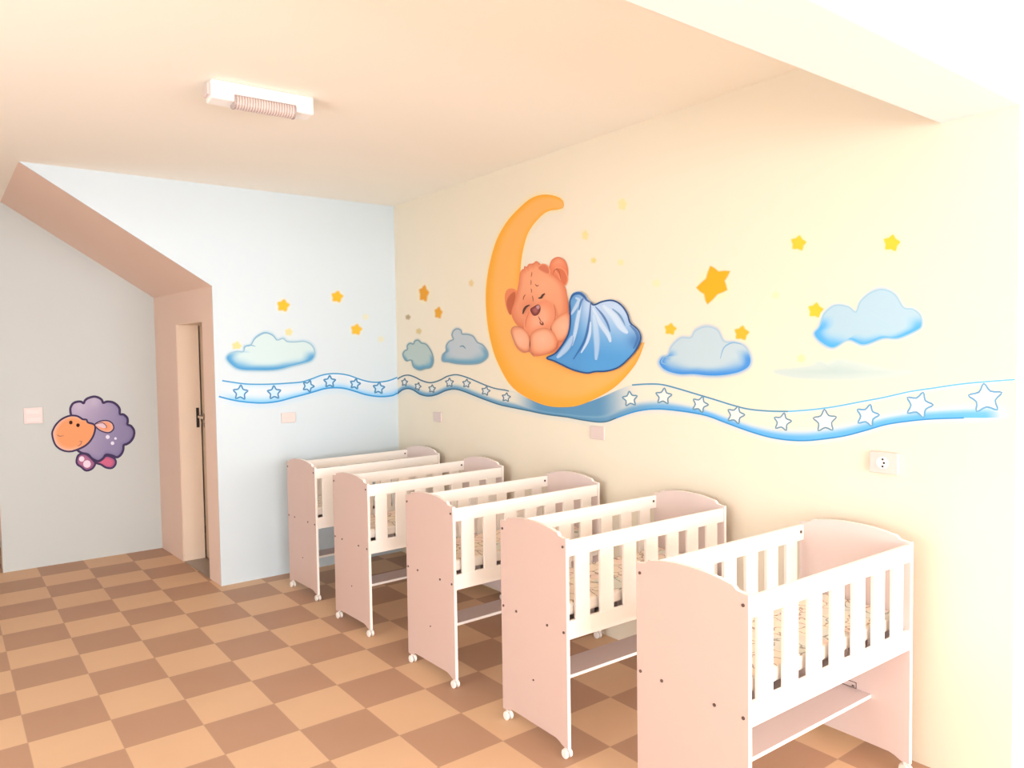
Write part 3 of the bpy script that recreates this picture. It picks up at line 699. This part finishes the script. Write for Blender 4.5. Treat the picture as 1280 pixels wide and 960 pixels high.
p.blob(wl, wool, .5, center=(40+700/k, 480+440/k), rings=10, n=4); p.stroke(wl, 1.9, LINE, True, soft=.65)
for cx, cy, r in ((757,530,20), (835,545,13), (805,592,18)): p.blob([(O[0]+(cx+r*math.cos(a))/k, O[1]+(cy+r*math.sin(a))/k) for a in (0,.785,1.57,2.36,3.14,3.93,4.71,5.5)], (242, 232, 244), .5, rings=2, n=2)
spart(p, 'wool')
p = Paint('alcove', OVER); p.layer = 14
fc_ = px(O, k, [(202,505),(215,450),(245,400),(300,350),(375,318),(440,318),(480,335),(505,352),(545,358),(560,385),(620,405),(632,450),(605,535),(545,608),(455,655),(375,675),(295,658),(232,605)])
p.blob(fc_, lambda x, y, t: mix((253, 165, 112), (250, 205, 190), sst(.82, .95, t)*sst(0, 140, 470-(x-40)*k*.8-((y-480)*k-480)*.1)), .5, rings=8); p.stroke(fc_, 1.5, LINE, True, soft=.6)
p.stroke(px(O, k, [(250,505),(275,522),(318,516)]), .6, (150, 80, 70, .9)); p.stroke(px(O, k, [(455,622),(488,602),(492,575)]), .6, (150, 80, 70, .9)); p.stroke(px(O, k, [(470,575),(490,572),(508,582)]), .5, (150, 80, 70, .8))
spart(p, 'face')
for cx, cy in ((388,385), (460,412)):
    p = Paint('alcove', OVER); p.layer = 20; p.blob([(O[0]+(cx+18*math.cos(a))/k, O[1]+(cy+19*math.sin(a))/k) for a in (0,.785,1.57,2.36,3.14,3.93,4.71,5.5)], (60, 25, 22), .4, rings=2, n=2); spart(p, 'eye')
p = Paint('alcove', OVER); p.layer = 20
er = px(O, k, [(628,405),(690,370),(760,368),(806,398),(815,450),(770,486),(705,475),(655,445)])
p.blob(er, lambda x, y, t: mix((250, 165, 122), (240, 185, 170), sst(.5, 1, t)), .4, rings=4); p.stroke(er, 1.0, LINE, True, soft=.6)
p.blob(px(O, k, [(640,408),(700,392),(735,410),(742,435),(710,440),(668,425)]), (240, 205, 210), .6, rings=2); p.stroke(px(O, k, [(640,402),(705,388),(745,425),(735,445)]), .6, LINE); spart(p, 'ear')

# ------------------------------------------------------------------ light: daylight through the windows behind the camera, plus an added fill from the left
w = bpy.data.worlds.new('sky'); bpy.context.scene.world = w; w.use_nodes = True
bg = w.node_tree.nodes['Background']; bg.inputs['Color'].default_value = (.80, .90, 1, 1); bg.inputs['Strength'].default_value = 1.0
def area(name, loc, size, rot, power, col=(1, .995, .985)):
    l = bpy.data.lights.new(name, 'AREA'); l.shape = 'RECTANGLE'; l.size, l.size_y = size[0]*S, size[1]*S; l.energy = power; l.color = col
    o = bpy.data.objects.new(name, l); C.objects.link(o); o.location = Vector(loc)*S; o.rotation_euler = rot; return o
for i, (xa, xb) in enumerate(WIN):
    area('window_daylight', ((xa+xb)/2, Y0+.05, (WZ0+WZ1)/2), (xb-xa, WZ1-WZ0), (math.radians(90), 0, 0), (375, 490)[i], (.96, .98, 1))
area('window_daylight', (X0+.05, (LW[0]+LW[1])/2, (LW[2]+LW[3])/2), (LW[3]-LW[2], LW[1]-LW[0]), (0, math.radians(-90), 0), 75, (.95, .98, 1))  # added fill at the made-up left opening, lifts the rear of the room

sc = bpy.context.scene
sc.view_settings.view_transform = 'Standard'; sc.view_settings.look = 'None'
sc.view_settings.exposure = 0.0; sc.view_settings.gamma = 1; sc.view_settings.use_curve_mapping = False
sc.cycles.use_denoising = True
sc.cycles.max_bounces = 10; sc.cycles.diffuse_bounces = 6; sc.cycles.sample_clamp_direct = 0
sc.cycles.sample_clamp_indirect = 8
